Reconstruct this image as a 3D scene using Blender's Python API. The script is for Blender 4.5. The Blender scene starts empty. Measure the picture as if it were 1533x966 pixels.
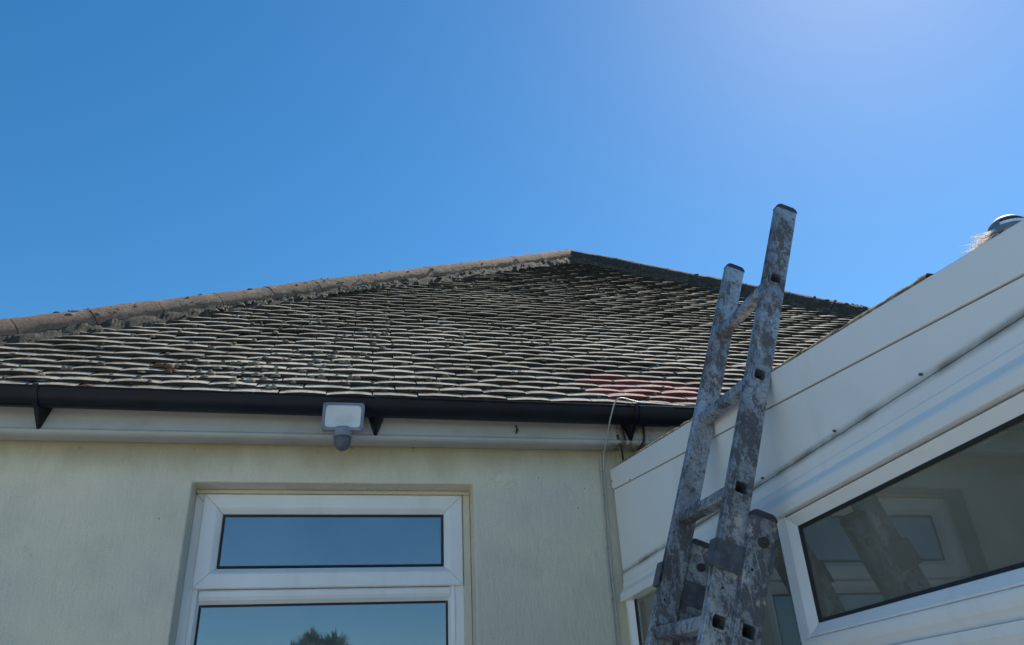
import bpy, bmesh, math, random
from mathutils import Vector, Matrix, noise
R = math.radians
random.seed(7)
scene = bpy.context.scene
COL = scene.collection

# ------------------------------------------------------------ camera
cam_d = bpy.data.cameras.new("camera")
cam_d.sensor_width = 36.0
cam_d.lens = 36.0 * 1173.0 / 1533.0
cam_d.clip_start = 0.05
cam_d.clip_end = 2000
cam = bpy.data.objects.new("camera", cam_d)
COL.objects.link(cam)
yaw, pit, rol = R(12.144), R(28.215), R(-3.084)
fwd = Vector((math.sin(yaw) * math.cos(pit), math.cos(yaw) * math.cos(pit), math.sin(pit)))
rt0 = Vector((math.cos(yaw), -math.sin(yaw), 0))
up0 = rt0.cross(fwd)
rt = rt0 * math.cos(rol) + up0 * math.sin(rol)
up = up0 * math.cos(rol) - rt0 * math.sin(rol)
mw = Matrix((rt, up, -fwd)).transposed().to_4x4()
mw.translation = Vector((0, 0, 1.5))
cam.matrix_world = mw
scene.camera = cam

# ------------------------------------------------------------ sky, sun, exposure
SUN_EL, SUN_AZ = R(50.5), R(49.5)          # azimuth from +Y towards +X
world = bpy.data.worlds.new("World")
scene.world = world
world.use_nodes = True
wn = world.node_tree
bg = wn.nodes["Background"]
sky = wn.nodes.new("ShaderNodeTexSky")
sky.sky_type = 'NISHITA'
sky.sun_disc = False
sky.sun_elevation = SUN_EL
sky.sun_rotation = SUN_AZ
sky.altitude = 50
sky.air_density = 1.0
sky.dust_density = 0.15
sky.ozone_density = 2.0
hs = wn.nodes.new("ShaderNodeHueSaturation")
hs.inputs["Saturation"].default_value = 1.34
hs.inputs["Value"].default_value = 0.81
hs.inputs["Hue"].default_value = 0.4945
wn.links.new(sky.outputs[0], hs.inputs["Color"])
wn.links.new(hs.outputs[0], bg.inputs[0])
bg.inputs[1].default_value = 0.15
sun_d = bpy.data.lights.new("sun", 'SUN')
sun_d.energy = 5.0
sun_d.angle = R(0.53)
sun_d.color = (1.0, 0.93, 0.82)
sun = bpy.data.objects.new("sun", sun_d)
COL.objects.link(sun)
sdir = Vector((math.sin(SUN_AZ) * math.cos(SUN_EL), math.cos(SUN_AZ) * math.cos(SUN_EL), math.sin(SUN_EL)))
sun.rotation_euler = sdir.to_track_quat('Z', 'Y').to_euler()
scene.view_settings.view_transform = 'Standard'
scene.view_settings.look = 'None'
scene.view_settings.exposure = 0.33
scene.view_settings.gamma = 1.0

# ------------------------------------------------------------ materials
class NT:
    def __init__(s, name):
        s.m = bpy.data.materials.new(name); s.m.use_nodes = True
        s.t = s.m.node_tree; s.n = s.t.nodes
        s.b = s.n["Principled BSDF"]; s.out = s.n["Material Output"]
        g = s.n.new("ShaderNodeNewGeometry"); s.pos = g.outputs["Position"]
    def link(s, a, b): s.t.links.new(a, b)
    def mapped(s, scale=(1, 1, 1), rot=(0, 0, 0)):
        mp = s.n.new("ShaderNodeMapping"); s.link(s.pos, mp.inputs[0])
        mp.inputs["Scale"].default_value = scale; mp.inputs["Rotation"].default_value = rot
        return mp.outputs[0]
    def noise(s, scale, detail=4, rough=.55, vec=None, dist=0.0):
        t = s.n.new("ShaderNodeTexNoise"); s.link(vec or s.pos, t.inputs["Vector"])
        t.inputs["Scale"].default_value = scale; t.inputs["Detail"].default_value = detail
        t.inputs["Roughness"].default_value = rough; t.inputs["Distortion"].default_value = dist
        return t.outputs[0]
    def voro(s, scale, out="Distance", vec=None):
        t = s.n.new("ShaderNodeTexVoronoi"); s.link(vec or s.pos, t.inputs["Vector"])
        t.inputs["Scale"].default_value = scale
        return t.outputs[out]
    def ramp(s, v, a, b, lo=0.0, hi=1.0):
        t = s.n.new("ShaderNodeMapRange"); s.link(v, t.inputs[0])
        t.inputs[1].default_value = a; t.inputs[2].default_value = b
        t.inputs[3].default_value = lo; t.inputs[4].default_value = hi
        t.interpolation_type = 'SMOOTHSTEP'
        return t.outputs[0]
    def mix(s, f, a, b, mode='MIX'):
        t = s.n.new("ShaderNodeMix"); t.data_type = 'RGBA'; t.blend_type = mode
        for sock, v in ((t.inputs[0], f), (t.inputs[6], a), (t.inputs[7], b)):
            if isinstance(v, (int, float)): sock.default_value = v
            elif isinstance(v, tuple): sock.default_value = (*v, 1) if len(v) == 3 else v
            else: s.link(v, sock)
        return t.outputs[2]
    def math(s, op, a, b=0.0):
        t = s.n.new("ShaderNodeMath"); t.operation = op
        for sock, v in ((t.inputs[0], a), (t.inputs[1], b)):
            if isinstance(v, (int, float)): sock.default_value = v
            else: s.link(v, sock)
        return t.outputs[0]
    def sep(s, v=None):
        t = s.n.new("ShaderNodeSeparateXYZ"); s.link(v or s.pos, t.inputs[0]); return t.outputs
    def base(s, c):
        if isinstance(c, tuple): s.b.inputs["Base Color"].default_value = (*c, 1)
        else: s.link(c, s.b.inputs["Base Color"])
    def rough(s, v):
        if isinstance(v, (int, float)): s.b.inputs["Roughness"].default_value = v
        else: s.link(v, s.b.inputs["Roughness"])
    def metal(s, v):
        if isinstance(v, (int, float)): s.b.inputs["Metallic"].default_value = v
        else: s.link(v, s.b.inputs["Metallic"])
    def bump(s, h, strength=.5, dist=.01):
        t = s.n.new("ShaderNodeBump"); s.link(h, t.inputs["Height"])
        t.inputs["Strength"].default_value = strength; t.inputs["Distance"].default_value = dist
        s.link(t.outputs[0], s.b.inputs["Normal"])

def m_render():
    s = NT("painted_render")
    big = s.noise(1.3, 4); mid = s.noise(6, 5, .6)
    c = s.mix(s.ramp(big, .35, .65), (.73, .665, .53), (.63, .59, .50))
    c = s.mix(s.ramp(mid, .5, .75, 0, .35), c, (.50, .49, .39))
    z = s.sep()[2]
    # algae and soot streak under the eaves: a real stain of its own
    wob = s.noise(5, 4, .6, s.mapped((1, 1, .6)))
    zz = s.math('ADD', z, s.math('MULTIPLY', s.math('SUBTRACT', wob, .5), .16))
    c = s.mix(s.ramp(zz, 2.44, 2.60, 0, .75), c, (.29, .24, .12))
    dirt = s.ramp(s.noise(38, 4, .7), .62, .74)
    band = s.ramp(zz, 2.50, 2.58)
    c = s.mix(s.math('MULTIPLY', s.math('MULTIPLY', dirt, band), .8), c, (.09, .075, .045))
    c = s.mix(s.ramp(s.noise(150, 3, .8), .5, .8, 0, .45), c, (.30, .29, .23))
    c = s.mix(s.ramp(s.noise(.9, 5, .7, s.mapped((1, 1, .8))), .5, .72, 0, .3), c, (.38, .39, .34))
    sp = s.ramp(s.voro(14), .035, .055, 1, 0)
    sel = s.ramp(s.noise(3.1, 2), .52, .6)
    c = s.mix(s.math('MULTIPLY', s.math('MULTIPLY', sp, sel), .7), c, (.12, .11, .09))
    ck = s.noise(2.3, 6, .65, s.mapped((1, 1, 1.4)), 1.2)
    crack = s.math('MULTIPLY', s.ramp(s.math('ABSOLUTE', s.math('SUBTRACT', ck, .5)), .001, .005, 1, 0), s.ramp(s.noise(2.0, 2), .60, .68))
    c = s.mix(s.math('MULTIPLY', crack, .15), c, (.16, .15, .12))
    s.base(c); s.rough(.72)
    h = s.math('ADD', s.noise(26, 5, .6, s.mapped((1.6, 1, .45))), s.math('MULTIPLY', s.noise(120, 3, .6), .35))
    h = s.math('ADD', h, s.math('MULTIPLY', s.noise(7, 3, .5, s.mapped((1, 1, .7))), 1.2))
    s.bump(h, .8, .008)
    return s.m

def m_upvc(name="white_upvc", tint=(.74, .75, .76), dirt=.35):
    s = NT(name)
    c = s.mix(s.ramp(s.noise(2.4, 5, .6), .4, .75), tint, tuple(v * .92 for v in tint))
    streak = s.noise(9, 5, .65, s.mapped((1, 1, .12)))
    c = s.mix(s.ramp(streak, .52, .78, 0, dirt), c, (.44, .44, .38))
    fine = s.ramp(s.noise(60, 3, .7), .66, .78, 0, dirt * .8)
    c = s.mix(fine, c, (.30, .29, .25))
    s.base(c); s.rough(s.ramp(s.noise(12, 3), .3, .7, .28, .45))
    s.b.inputs["Specular IOR Level"].default_value = .5
    return s

def m_fascia_ext():
    s = m_upvc("white_cladding", (.83, .83, .84), .15)
    # mould that has grown along the drip joint at z = 2.073
    z = s.sep()[2]
    w = s.math('MULTIPLY', s.math('SUBTRACT', s.noise(7, 5, .7), .5), .006)
    d = s.math('ABSOLUTE', s.math('SUBTRACT', s.math('ADD', z, w), 2.074))
    f = s.math('MULTIPLY', s.ramp(d, .002, .020, 1, 0), s.ramp(s.noise(5, 4, .6), .35, .6, .45, 1))
    cur = s.b.inputs["Base Color"].links[0].from_socket
    s.base(s.mix(s.math('MULTIPLY', f, .95), cur, (.20, .17, .11)))
    return s.m

def m_simple(name, col, rough=.6, metal=0, var=.12, scale=20, bump=0, dist=.002):
    s = NT(name)
    c = s.mix(s.ramp(s.noise(scale, 4), .35, .7), tuple(v * (1 - var) for v in col), tuple(min(1, v * (1 + var)) for v in col))
    s.base(c); s.rough(rough); s.metal(metal)
    if bump: s.bump(s.noise(scale * 3, 4), bump, dist)
    return s.m

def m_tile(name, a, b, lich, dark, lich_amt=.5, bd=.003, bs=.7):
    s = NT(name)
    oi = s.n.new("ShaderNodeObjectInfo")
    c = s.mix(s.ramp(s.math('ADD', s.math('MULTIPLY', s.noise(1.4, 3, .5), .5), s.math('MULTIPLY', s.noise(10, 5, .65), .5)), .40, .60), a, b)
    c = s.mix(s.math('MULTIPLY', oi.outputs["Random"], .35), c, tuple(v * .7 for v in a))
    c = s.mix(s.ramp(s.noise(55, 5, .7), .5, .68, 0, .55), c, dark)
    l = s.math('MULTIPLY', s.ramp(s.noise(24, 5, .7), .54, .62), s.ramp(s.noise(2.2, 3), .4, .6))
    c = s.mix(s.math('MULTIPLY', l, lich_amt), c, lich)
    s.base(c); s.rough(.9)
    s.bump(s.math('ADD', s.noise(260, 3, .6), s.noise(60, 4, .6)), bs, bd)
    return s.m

def m_alu():
    s = NT("splattered_aluminium")
    v = s.mapped((1, 1, .6))
    n1 = s.noise(40, 8, .78, v); n2 = s.noise(5.5, 4, .6, v); n3 = s.noise(85, 4, .7)
    base = s.mix(s.ramp(n2, .35, .65), (.46, .49, .54), (.27, .295, .34))
    base = s.mix(s.ramp(n3, .42, .66, 0, .6), base, (.13, .13, .145))
    base = s.mix(s.ramp(s.noise(11, 6, .75, v), .48, .66, 0, .55), base, (.17, .17, .185))
    m = s.math('ADD', s.math('MULTIPLY', n1, .72), s.math('MULTIPLY', n2, .28))
    f = s.ramp(m, .510, .538)
    c = s.mix(s.math('MULTIPLY', f, .8), base, (.055, .055, .065))
    pale = s.ramp(s.noise(14, 6, .7, s.mapped((1, 1, .7), (0, 0, 1))), .60, .66)
    c = s.mix(s.math('MULTIPLY', pale, .7), c, (.55, .53, .48))
    scr = s.ramp(s.noise(150, 2, .5, s.mapped((1, 1, .04), (0, R(20.5), 0))), .60, .70, 0, .35)
    c = s.mix(scr, c, (.50, .52, .55))
    rust = s.ramp(s.noise(30, 4, .6), .66, .75, 0, .5)
    c = s.mix(rust, c, (.22, .14, .085))
    s.base(c)
    s.metal(s.ramp(m, .50, .56, .55, 0.0)); s.rough(s.ramp(m, .45, .57, .42, .8))
    s.bump(s.math('ADD', s.math('MULTIPLY', f, .8), s.noise(120, 3)), .45, .0012)
    return s.m

def m_glass(name, refl, tint, base_refl=.05, gcol=(.95, .97, 1), haze=.05, haze_col=(.6, .6, .55)):
    s = NT(name)
    s.n.remove(s.b)
    fr = s.n.new("ShaderNodeFresnel"); fr.inputs[0].default_value = refl
    mx = s.n.new("ShaderNodeMixShader"); tr = s.n.new("ShaderNodeBsdfTransparent"); gl = s.n.new("ShaderNodeBsdfGlossy")
    tr.inputs[0].default_value = (*tint, 1); gl.inputs["Roughness"].default_value = .015
    gl.inputs["Color"].default_value = (*gcol, 1)
    s.link(s.math('ADD', fr.outputs[0], base_refl), mx.inputs[0])
    df = s.n.new("ShaderNodeBsdfDiffuse"); df.inputs[0].default_value = (*haze_col, 1)  # diffuse haze painted over the pane, pales the view through it
    m0 = s.n.new("ShaderNodeMixShader"); s.link(s.ramp(s.noise(2.5, 5, .65), .3, .75, haze * .75, haze * 1.35), m0.inputs[0])
    s.link(tr.outputs[0], m0.inputs[1]); s.link(df.outputs[0], m0.inputs[2])
    s.link(m0.outputs[0], mx.inputs[1]); s.link(gl.outputs[0], mx.inputs[2]); s.link(mx.outputs[0], s.out.inputs[0])
    b = s.n.new("ShaderNodeBump"); b.inputs["Strength"].default_value = .04; b.inputs["Distance"].default_value = .02
    s.link(s.noise(2.2, 1), b.inputs["Height"]); s.link(b.outputs[0], gl.inputs["Normal"])
    return s.m

M = {}
M['render'] = m_render()
M['upvc'] = m_upvc("white_upvc", (.81, .82, .85), .2).m
M['clad'] = m_fascia_ext()
def m_fascia():
    s = m_upvc("weathered_fascia_paint", (.45, .455, .45), .7)
    cur = s.b.inputs["Base Color"].links[0].from_socket
    c = s.mix(s.ramp(s.noise(3.5, 6, .7, s.mapped((1, 1, 2.2))), .42, .68, 0, .55), cur, (.30, .295, .26))
    xx = s.sep()[0]
    band = s.math('MULTIPLY', s.ramp(xx, 1.03, 1.09), s.ramp(xx, 1.17, 1.26, 1, 0))
    st = s.ramp(s.noise(13, 6, .72, s.mapped((2.2, 1, .7))), .44, .56)
    c = s.mix(s.math('MULTIPLY', s.math('MULTIPLY', band, st), .85), c, (.13, .115, .09))
    sp = s.math('MULTIPLY', s.ramp(s.voro(16), .03, .06, 1, 0), s.ramp(s.noise(3.7, 2), .5, .6))
    s.base(s.mix(s.math('MULTIPLY', sp, .6), c, (.12, .11, .09)))
    return s.m
M['fascia'] = m_fascia()
M['gutter'] = m_simple("black_gutter_plastic", (.005, .008, .016), .5, 0, .3, 8)
M['gutter'].node_tree.nodes['Principled BSDF'].inputs['Specular IOR Level'].default_value = .32
M['mould'] = m_simple('brown_mould', (.15, .12, .08), .95)
M['gasket'] = m_simple("black_rubber", (.012, .013, .018), .6)
M['plastic_dark'] = m_simple("dark_grey_plastic", (.035, .036, .042), .55, 0, .35, 40, .2)
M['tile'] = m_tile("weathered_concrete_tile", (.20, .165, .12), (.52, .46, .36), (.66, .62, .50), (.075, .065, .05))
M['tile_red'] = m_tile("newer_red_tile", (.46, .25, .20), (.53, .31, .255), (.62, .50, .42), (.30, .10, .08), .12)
M['edge'] = m_tile("shade_dark_tile_edge", (.026, .022, .018), (.050, .042, .034), (.16, .15, .13), (.015, .014, .014), .35)  # shade on the tile butts is darkened into this colour
M['edge_red'] = m_tile("shade_dark_red_edge", (.12, .035, .035), (.16, .05, .045), (.2, .12, .1), (.05, .02, .02), .2)  # same painted shade for the butts of the red tiles
M['hip'] = m_tile("sandy_pink_hip_tile", (.40, .26, .19), (.27, .20, .145), (.50, .43, .33), (.055, .042, .034), .6, .014, 1.0)
M['hip_dark'] = m_tile('shade_dark_hip_tile', (.062, .054, .047), (.095, .082, .068), (.26, .24, .20), (.03, .03, .03), .4, .012, 1.0)  # shaded side of the right hip put into a darker colour
M['mortar'] = m_tile("grey_hip_mortar", (.105, .095, .07), (.055, .048, .036), (.26, .24, .18), (.03, .03, .03), .6, .014, 1.0)
M['moss'] = m_tile("grey_green_moss", (.13, .11, .075), (.27, .235, .17), (.58, .53, .42), (.035, .03, .02), .7, .008, 1.0)
M['moss_brown'] = m_tile("rusty_brown_moss", (.16, .08, .035), (.09, .05, .025), (.3, .18, .1), (.03, .02, .01), .4)
M['alu'] = m_alu()
M['bracket_alu'] = m_simple('dull_blue_grey_metal', (.085, .095, .12), .5, .3, .3, 40)
M['cable'] = m_simple("grey_white_cable", (.40, .40, .40), .45)
M['wire'] = m_simple("black_wire", (.02, .02, .02), .5)
M['grit'] = m_simple("sandy_roof_edge_grit", (.38, .27, .16), .95, 0, .5, 60, 1.0, .01)
M['felt'] = m_simple("grey_roof_felt", (.16, .16, .16), .9, 0, .2, 30, .6)
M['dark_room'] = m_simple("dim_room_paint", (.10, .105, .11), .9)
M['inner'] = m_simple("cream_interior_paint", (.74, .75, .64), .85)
M['glass_house'] = m_glass("blue_reflecting_glass", 1.9, (.30, .34, .40), .13, (.74, .90, 1.0), .17, (.50, .62, .70))  # blue of the reflected sky tinted into the gloss and haze colours
M['glass_ext'] = m_glass("dim_double_glazing", 1.5, (.82, .88, .82), .05, (.95, .97, 1), .21, (.58, .58, .48))  # pale haze colour stands in for a brighter interior
M['lamp_body'] = m_simple("grey_lamp_plastic", (.20, .23, .29), .5)
M['lamp_grey'] = m_simple("grey_sensor_plastic", (.10, .11, .125), .42)
M['reflector'] = m_simple("pale_lamp_reflector", (.85, .86, .86), .45)
M['led'] = m_simple("led_panel", (.50, .50, .52), .4)
M['rust'] = m_simple("rusty_iron", (.03, .022, .018), .9)
M['grass'] = m_simple("lawn_green", (.07, .11, .035), .95, 0, .4, 3, .5, .02)
M['paving'] = m_simple("pale_paving", (.50, .46, .40), .9, 0, .15, 4, .4, .01)
M['leaf'] = m_simple("spiky_leaf", (.17, .23, .11), .6, 0, .4, 5)
M['bark'] = m_simple("fibrous_bark", (.14, .11, .08), .95, 0, .3, 12, .6)

def lens_mat():
    s = NT("frosted_lamp_glass"); s.base((.85, .86, .86)); s.rough(.15)
    s.b.inputs["Transmission Weight"].default_value = .0
    s.b.inputs["Alpha"].default_value = .30
    return s.m
M['lens'] = lens_mat()

# ------------------------------------------------------------ mesh helpers
class MB:
    def __init__(s): s.v = []; s.f = []; s.mi = []; s.sm = []
    def add(s, vs, fs, mi=0, smooth=False):
        o = len(s.v); s.v += [tuple(v) for v in vs]
        for f in fs: s.f.append(tuple(i + o for i in f)); s.mi.append(mi); s.sm.append(smooth)
        return s
    def box(s, x0, x1, y0, y1, z0, z1, mi=0, mat=None):
        vs = [Vector((x, y, z)) for x in (x0, x1) for y in (y0, y1) for z in (z0, z1)]
        if mat: vs = [mat @ v for v in vs]
        return s.add(vs, [(0, 1, 3, 2), (4, 6, 7, 5), (0, 4, 5, 1), (2, 3, 7, 6), (0, 2, 6, 4), (1, 5, 7, 3)], mi)
    def tube(s, pts, r, n=8, mi=0, cap=True):
        rings = []
        pts = [Vector(p) for p in pts]
        for i, p in enumerate(pts):
            d = (pts[min(i + 1, len(pts) - 1)] - pts[max(i - 1, 0)]).normalized()
            a = d.orthogonal().normalized() if i == 0 else (rings[-1][1] - d * rings[-1][1].dot(d)).normalized()
            b = d.cross(a); rr = r[i] if isinstance(r, (list, tuple)) else r
            rings.append(([p + (a * math.cos(2 * math.pi * k / n) + b * math.sin(2 * math.pi * k / n)) * rr for k in range(n)], a))
        vs = [v for g, _ in rings for v in g]; fs = []
        for i in range(len(pts) - 1):
            for k in range(n):
                fs.append((i * n + k, i * n + (k + 1) % n, (i + 1) * n + (k + 1) % n, (i + 1) * n + k))
        s.add(vs, fs, mi, True)
        if cap:
            o = len(s.v) - len(vs)
            s.f.append(tuple(o + k for k in range(n))[::-1]); s.mi.append(mi); s.sm.append(False)
            s.f.append(tuple(o + (len(pts) - 1) * n + k for k in range(n))); s.mi.append(mi); s.sm.append(False)
        return s
    def extrude(s, prof, a, b, closed=True, mi=0, smooth=False, cap=True):
        """prof: list of vectors at position a; b: offset vector"""
        n = len(prof); A = [Vector(p) + Vector(a) for p in prof]; B = [p + Vector(b) for p in A]
        fs = [(i, (i + 1) % n, n + (i + 1) % n, n + i) for i in range(n if closed else n - 1)]
        s.add(A + B, fs, mi, smooth)
        if closed and cap:
            s.add(A, [tuple(range(n))[::-1]], mi); s.add(B, [tuple(range(n))], mi)
        return s
    def mesh(s, name, mats):
        me = bpy.data.meshes.new(name); me.from_pydata(s.v, [], s.f)
        for m in mats: me.materials.append(M[m] if isinstance(m, str) else m)
        me.polygons.foreach_set("material_index", s.mi)
        me.polygons.foreach_set("use_smooth", s.sm)
        me.validate(); me.update()
        bm = bmesh.new(); bm.from_mesh(me); bmesh.ops.recalc_face_normals(bm, faces=bm.faces); bm.to_mesh(me); bm.free()
        return me
    def build(s, name, mats, parent=None, loc=None, bevel=0, seg=2, weld=False):
        if isinstance(mats, str): mats = [mats]
        me = s.mesh(name, mats)
        if weld:
            bm = bmesh.new(); bm.from_mesh(me); bmesh.ops.remove_doubles(bm, verts=bm.verts, dist=1e-5)
            bmesh.ops.recalc_face_normals(bm, faces=bm.faces); bm.to_mesh(me); bm.free()
        o = link(name, me, parent)
        if bevel:
            b = o.modifiers.new("bevel", 'BEVEL'); b.width = bevel; b.segments = seg; b.limit_method = 'ANGLE'; b.angle_limit = R(35)
            b.harden_normals = False
        return o

def link(name, me, parent=None):
    o = bpy.data.objects.new(name, me); COL.objects.link(o)
    if parent: o.parent = parent
    return o
def tag(o, label=None, cat=None, group=None, kind=None):
    if label: o['label'] = label
    if cat: o['category'] = cat
    if group: o['group'] = group
    if kind: o['kind'] = kind
    return o
def empty(name, label, cat, group=None):
    o = bpy.data.objects.new(name, None); o.empty_display_size = .1; COL.objects.link(o)
    return tag(o, label, cat, group)

def ring(axes, outer, inner_prof, gap=.0006):
    """Mitred frame of four lengths. axes = (origin, u, v, w): w points out of the wall.
    outer=(u0,u1,v0,v1); inner_prof = [(inset, height), ...] from outer to inner edge."""
    O, U, V, W = [Vector(a) for a in axes]
    u0, u1, v0, v1 = outer
    mb = MB(); prof = inner_prof; n = len(prof)
    def P(u, v, h): return O + U * u + V * v + W * h
    for side in range(4):
        A = []; B = []
        for (t, h) in prof:
            if side == 0: a, b = (u0 + t + gap, v0 + t), (u1 - t - gap, v0 + t)
            if side == 1: a, b = (u1 - t, v0 + t + gap), (u1 - t, v1 - t - gap)
            if side == 2: a, b = (u1 - t - gap, v1 - t), (u0 + t + gap, v1 - t)
            if side == 3: a, b = (u0 + t, v1 - t - gap), (u0 + t, v0 + t + gap)
            A.append(P(*a, h)); B.append(P(*b, h))
        fs = [(i, (i + 1) % n, n + (i + 1) % n, n + i) for i in range(n)]
        fs += [tuple(range(n))[::-1], tuple(range(n, 2 * n))]
        mb.add(A + B, fs)
    return mb

# ------------------------------------------------------------ ground
g = MB().add([(-60, -60, -.02), (60, -60, -.02), (60, 60, -.02), (-60, 60, -.02)], [(0, 1, 2, 3)]).build('ground', 'grass')
tag(g, kind='structure', label='short green lawn around the house')
pv = MB().box(-6.5, 6.5, -7.0, 3.1, -.06, .03)  # unseen paving, made large and pale to bounce light onto the wall
pv = pv.build('patio', 'paving'); tag(pv, kind='structure', label='unseen pale patio paving in front of the house wall')

# ------------------------------------------------------------ house
house = empty('house', 'rendered cream bungalow with weathered tiled hip roof, black gutter and a white window', 'house')
WY = 3.1
# wall with window opening
mb = MB()
ox0, ox1, oz0, oz1 = -.616, .469, 1.0, 2.440
def wallpiece(x0, x1, z0, z1, nx, nz):
    vs = []; fs = []
    for i in range(nx + 1):
        for j in range(nz + 1):
            x = x0 + (x1 - x0) * i / nx; z = z0 + (z1 - z0) * j / nz
            vs.append((x, WY, z))
    for i in range(nx):
        for j in range(nz):
            a = i * (nz + 1) + j; fs.append((a, a + 1, a + nz + 2, a + nz + 1))
    mb.add(vs, fs)
X0, X1, ZT = -2.05, 5.2, 2.62
for (a, b, c, d) in ((X0, ox0, 0, oz0), (X0, ox0, oz0, oz1), (X0, ox0, oz1, ZT), (ox0, ox1, 0, oz0), (ox0, ox1, oz1, ZT), (ox1, X1, 0, oz0), (ox1, X1, oz0, oz1), (ox1, X1, oz1, ZT)):
    wallpiece(a, b, c, d, 1, 1)
RD = .112
for (p, q) in (((ox0, oz0), (ox1, oz0)), ((ox1, oz0), (ox1, oz1)), ((ox1, oz1), (ox0, oz1)), ((ox0, oz1), (ox0, oz0))):
    mb.add([(p[0], WY, p[1]), (q[0], WY, q[1]), (q[0], WY + RD + .1, q[1]), (p[0], WY + RD + .1, p[1])], [(0, 1, 2, 3)])
# side and back walls
mb.add([(X0, WY, 0), (X0, 9.5, 0), (X0, 9.5, ZT), (X0, WY, ZT), (X1, WY, 0), (X1, 9.5, 0), (X1, 9.5, ZT), (X1, WY, ZT)], [(0, 1, 2, 3), (4, 5, 6, 7), (1, 5, 6, 2), (3, 2, 6, 7)])
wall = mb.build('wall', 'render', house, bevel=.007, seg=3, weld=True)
# thin plaster fillet between the reveal and the frame
mb = MB()
mb.box(ox0 + .001, ox1 - .001, 3.196, 3.24, 2.4235, 2.4395)
mb.box(.4375, ox1 - .001, 3.200, 3.24, 1.0, 2.423)
mb.build('plaster_fillet', 'render', house, bevel=.004)
# dim room behind the window
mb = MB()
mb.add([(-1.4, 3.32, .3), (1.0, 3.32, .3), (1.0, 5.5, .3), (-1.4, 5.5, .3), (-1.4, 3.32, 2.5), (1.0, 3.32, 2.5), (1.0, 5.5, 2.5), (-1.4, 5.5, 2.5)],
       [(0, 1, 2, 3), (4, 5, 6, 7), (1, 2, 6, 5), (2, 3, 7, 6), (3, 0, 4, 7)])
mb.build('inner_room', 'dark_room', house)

# window
ax = ((0, 3.21, 0), (1, 0, 0), (0, 0, 1), (0, -1, 0))
win = link('window', None, house)
# fixed outer frame, with the lower light glazed straight into it
prof = [(0, -.05), (0, .000), (.032, .000), (.038, .004), (.052, .000), (.062, -.022), (.062, -.05)]
f = ring(ax, (-.6155, .4375, 1.0, 2.4232), prof)
# transom between the lights
f.extrude([(0, 3.26, 2.008), (0, 3.232, 2.008), (0, 3.214, 2.022), (0, 3.2065, 2.034), (0, 3.2065, 2.052), (0, 3.212, 2.0585), (0, 3.26, 2.0585)], (-.556, 0, 0), (.940, 0, 0))
f.build('frame', 'upvc', win, bevel=.0015)
prof = [(0, -.03), (0, .014), (.004, .018), (.052, .018), (.058, .014), (.076, -.004), (.0785, -.03)]
sash = ring(ax, (-.583, .4345, 2.0605, 2.4205), prof).build('sash', 'upvc', win, bevel=.0012)
MB().box(-.582, .4335, 3.225, 3.235, 2.0615, 2.4195).build('sash_core', 'gasket', sash).hide_render = False
ring(ax, (-.5055, .357, 2.138, 2.3425), [(0, -.008), (0, -.001), (.0085, -.003), (.0085, -.008)]).build('gasket', 'gasket', win)
ring(ax, (-.5545, .3765, 1.06, 2.0085), [(0, -.028), (0, -.020), (.0085, -.022), (.0085, -.028)]).build('gasket', 'gasket', win)
# opening in the core: replace by ring so the pane can be seen through
core = bpy.data.objects['sash_core']; me = ring(ax, (-.582, .4335, 2.0615, 2.4195), [(0, -.029), (0, -.012), (.076, -.012), (.076, -.029)], 0).mesh('sash_core', ['gasket'])
core.data = me
MB().box(-.502, .353, 3.2155, 3.2195, 2.142, 2.339).build('pane', 'glass_house', win)
MB().box(-.551, .373, 3.2335, 3.2375, 1.06, 2.005).build('pane', 'glass_house', win)

# eaves: soffit, fascia with a rounded lower lip
fz = 2.600
prof = [(0, 3.095, 2.592), (0, 3.030, 2.590), (0, 3.016, 2.592), (0, 3.008, 2.598), (0, 3.006, 2.606), (0, 3.010, 2.614), (0, 3.012, 2.70), (0, 3.012, 2.775), (0, 3.095, 2.775)]
MB().extrude(prof, (-2.30, 0, 0), (7.75, 0, 0), smooth=False).build('fascia', 'fascia', house, bevel=.002)
# gutter (falls slightly to the right)
def gz(x): return 2.7235 - .0062 * (x + .0)
gy = 2.951
gut = MB(); n = 18
for inner in (0,):
    sec = []
    for k in range(n + 1):
        a = math.pi * k / n
        sec.append((math.cos(a) * .058, -math.sin(a) * .058))
    sec = [(-.0605, .004), (-.0605, -.001)] + [(-c, s_) for c, s_ in sec] + [(.058, .004)]
    inn = [(c * .955, s_ * .955 + .0005) for c, s_ in sec]
    prof2 = sec + inn[::-1]
    xs = [-2.35 + i * .25 for i in range(32)]
    for i in range(len(xs) - 1):
        A = [Vector((xs[i], gy + c, gz(xs[i]) + s_)) for c, s_ in prof2]; B = [Vector((xs[i + 1], gy + c, gz(xs[i + 1]) + s_)) for c, s_ in prof2]
        m_ = len(A); gut.add(A + B, [(j, (j + 1) % m_, m_ + (j + 1) % m_, m_ + j) for j in range(m_)], 0, True)
gutter = gut.build('gutter', 'gutter', house, weld=True)
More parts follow.
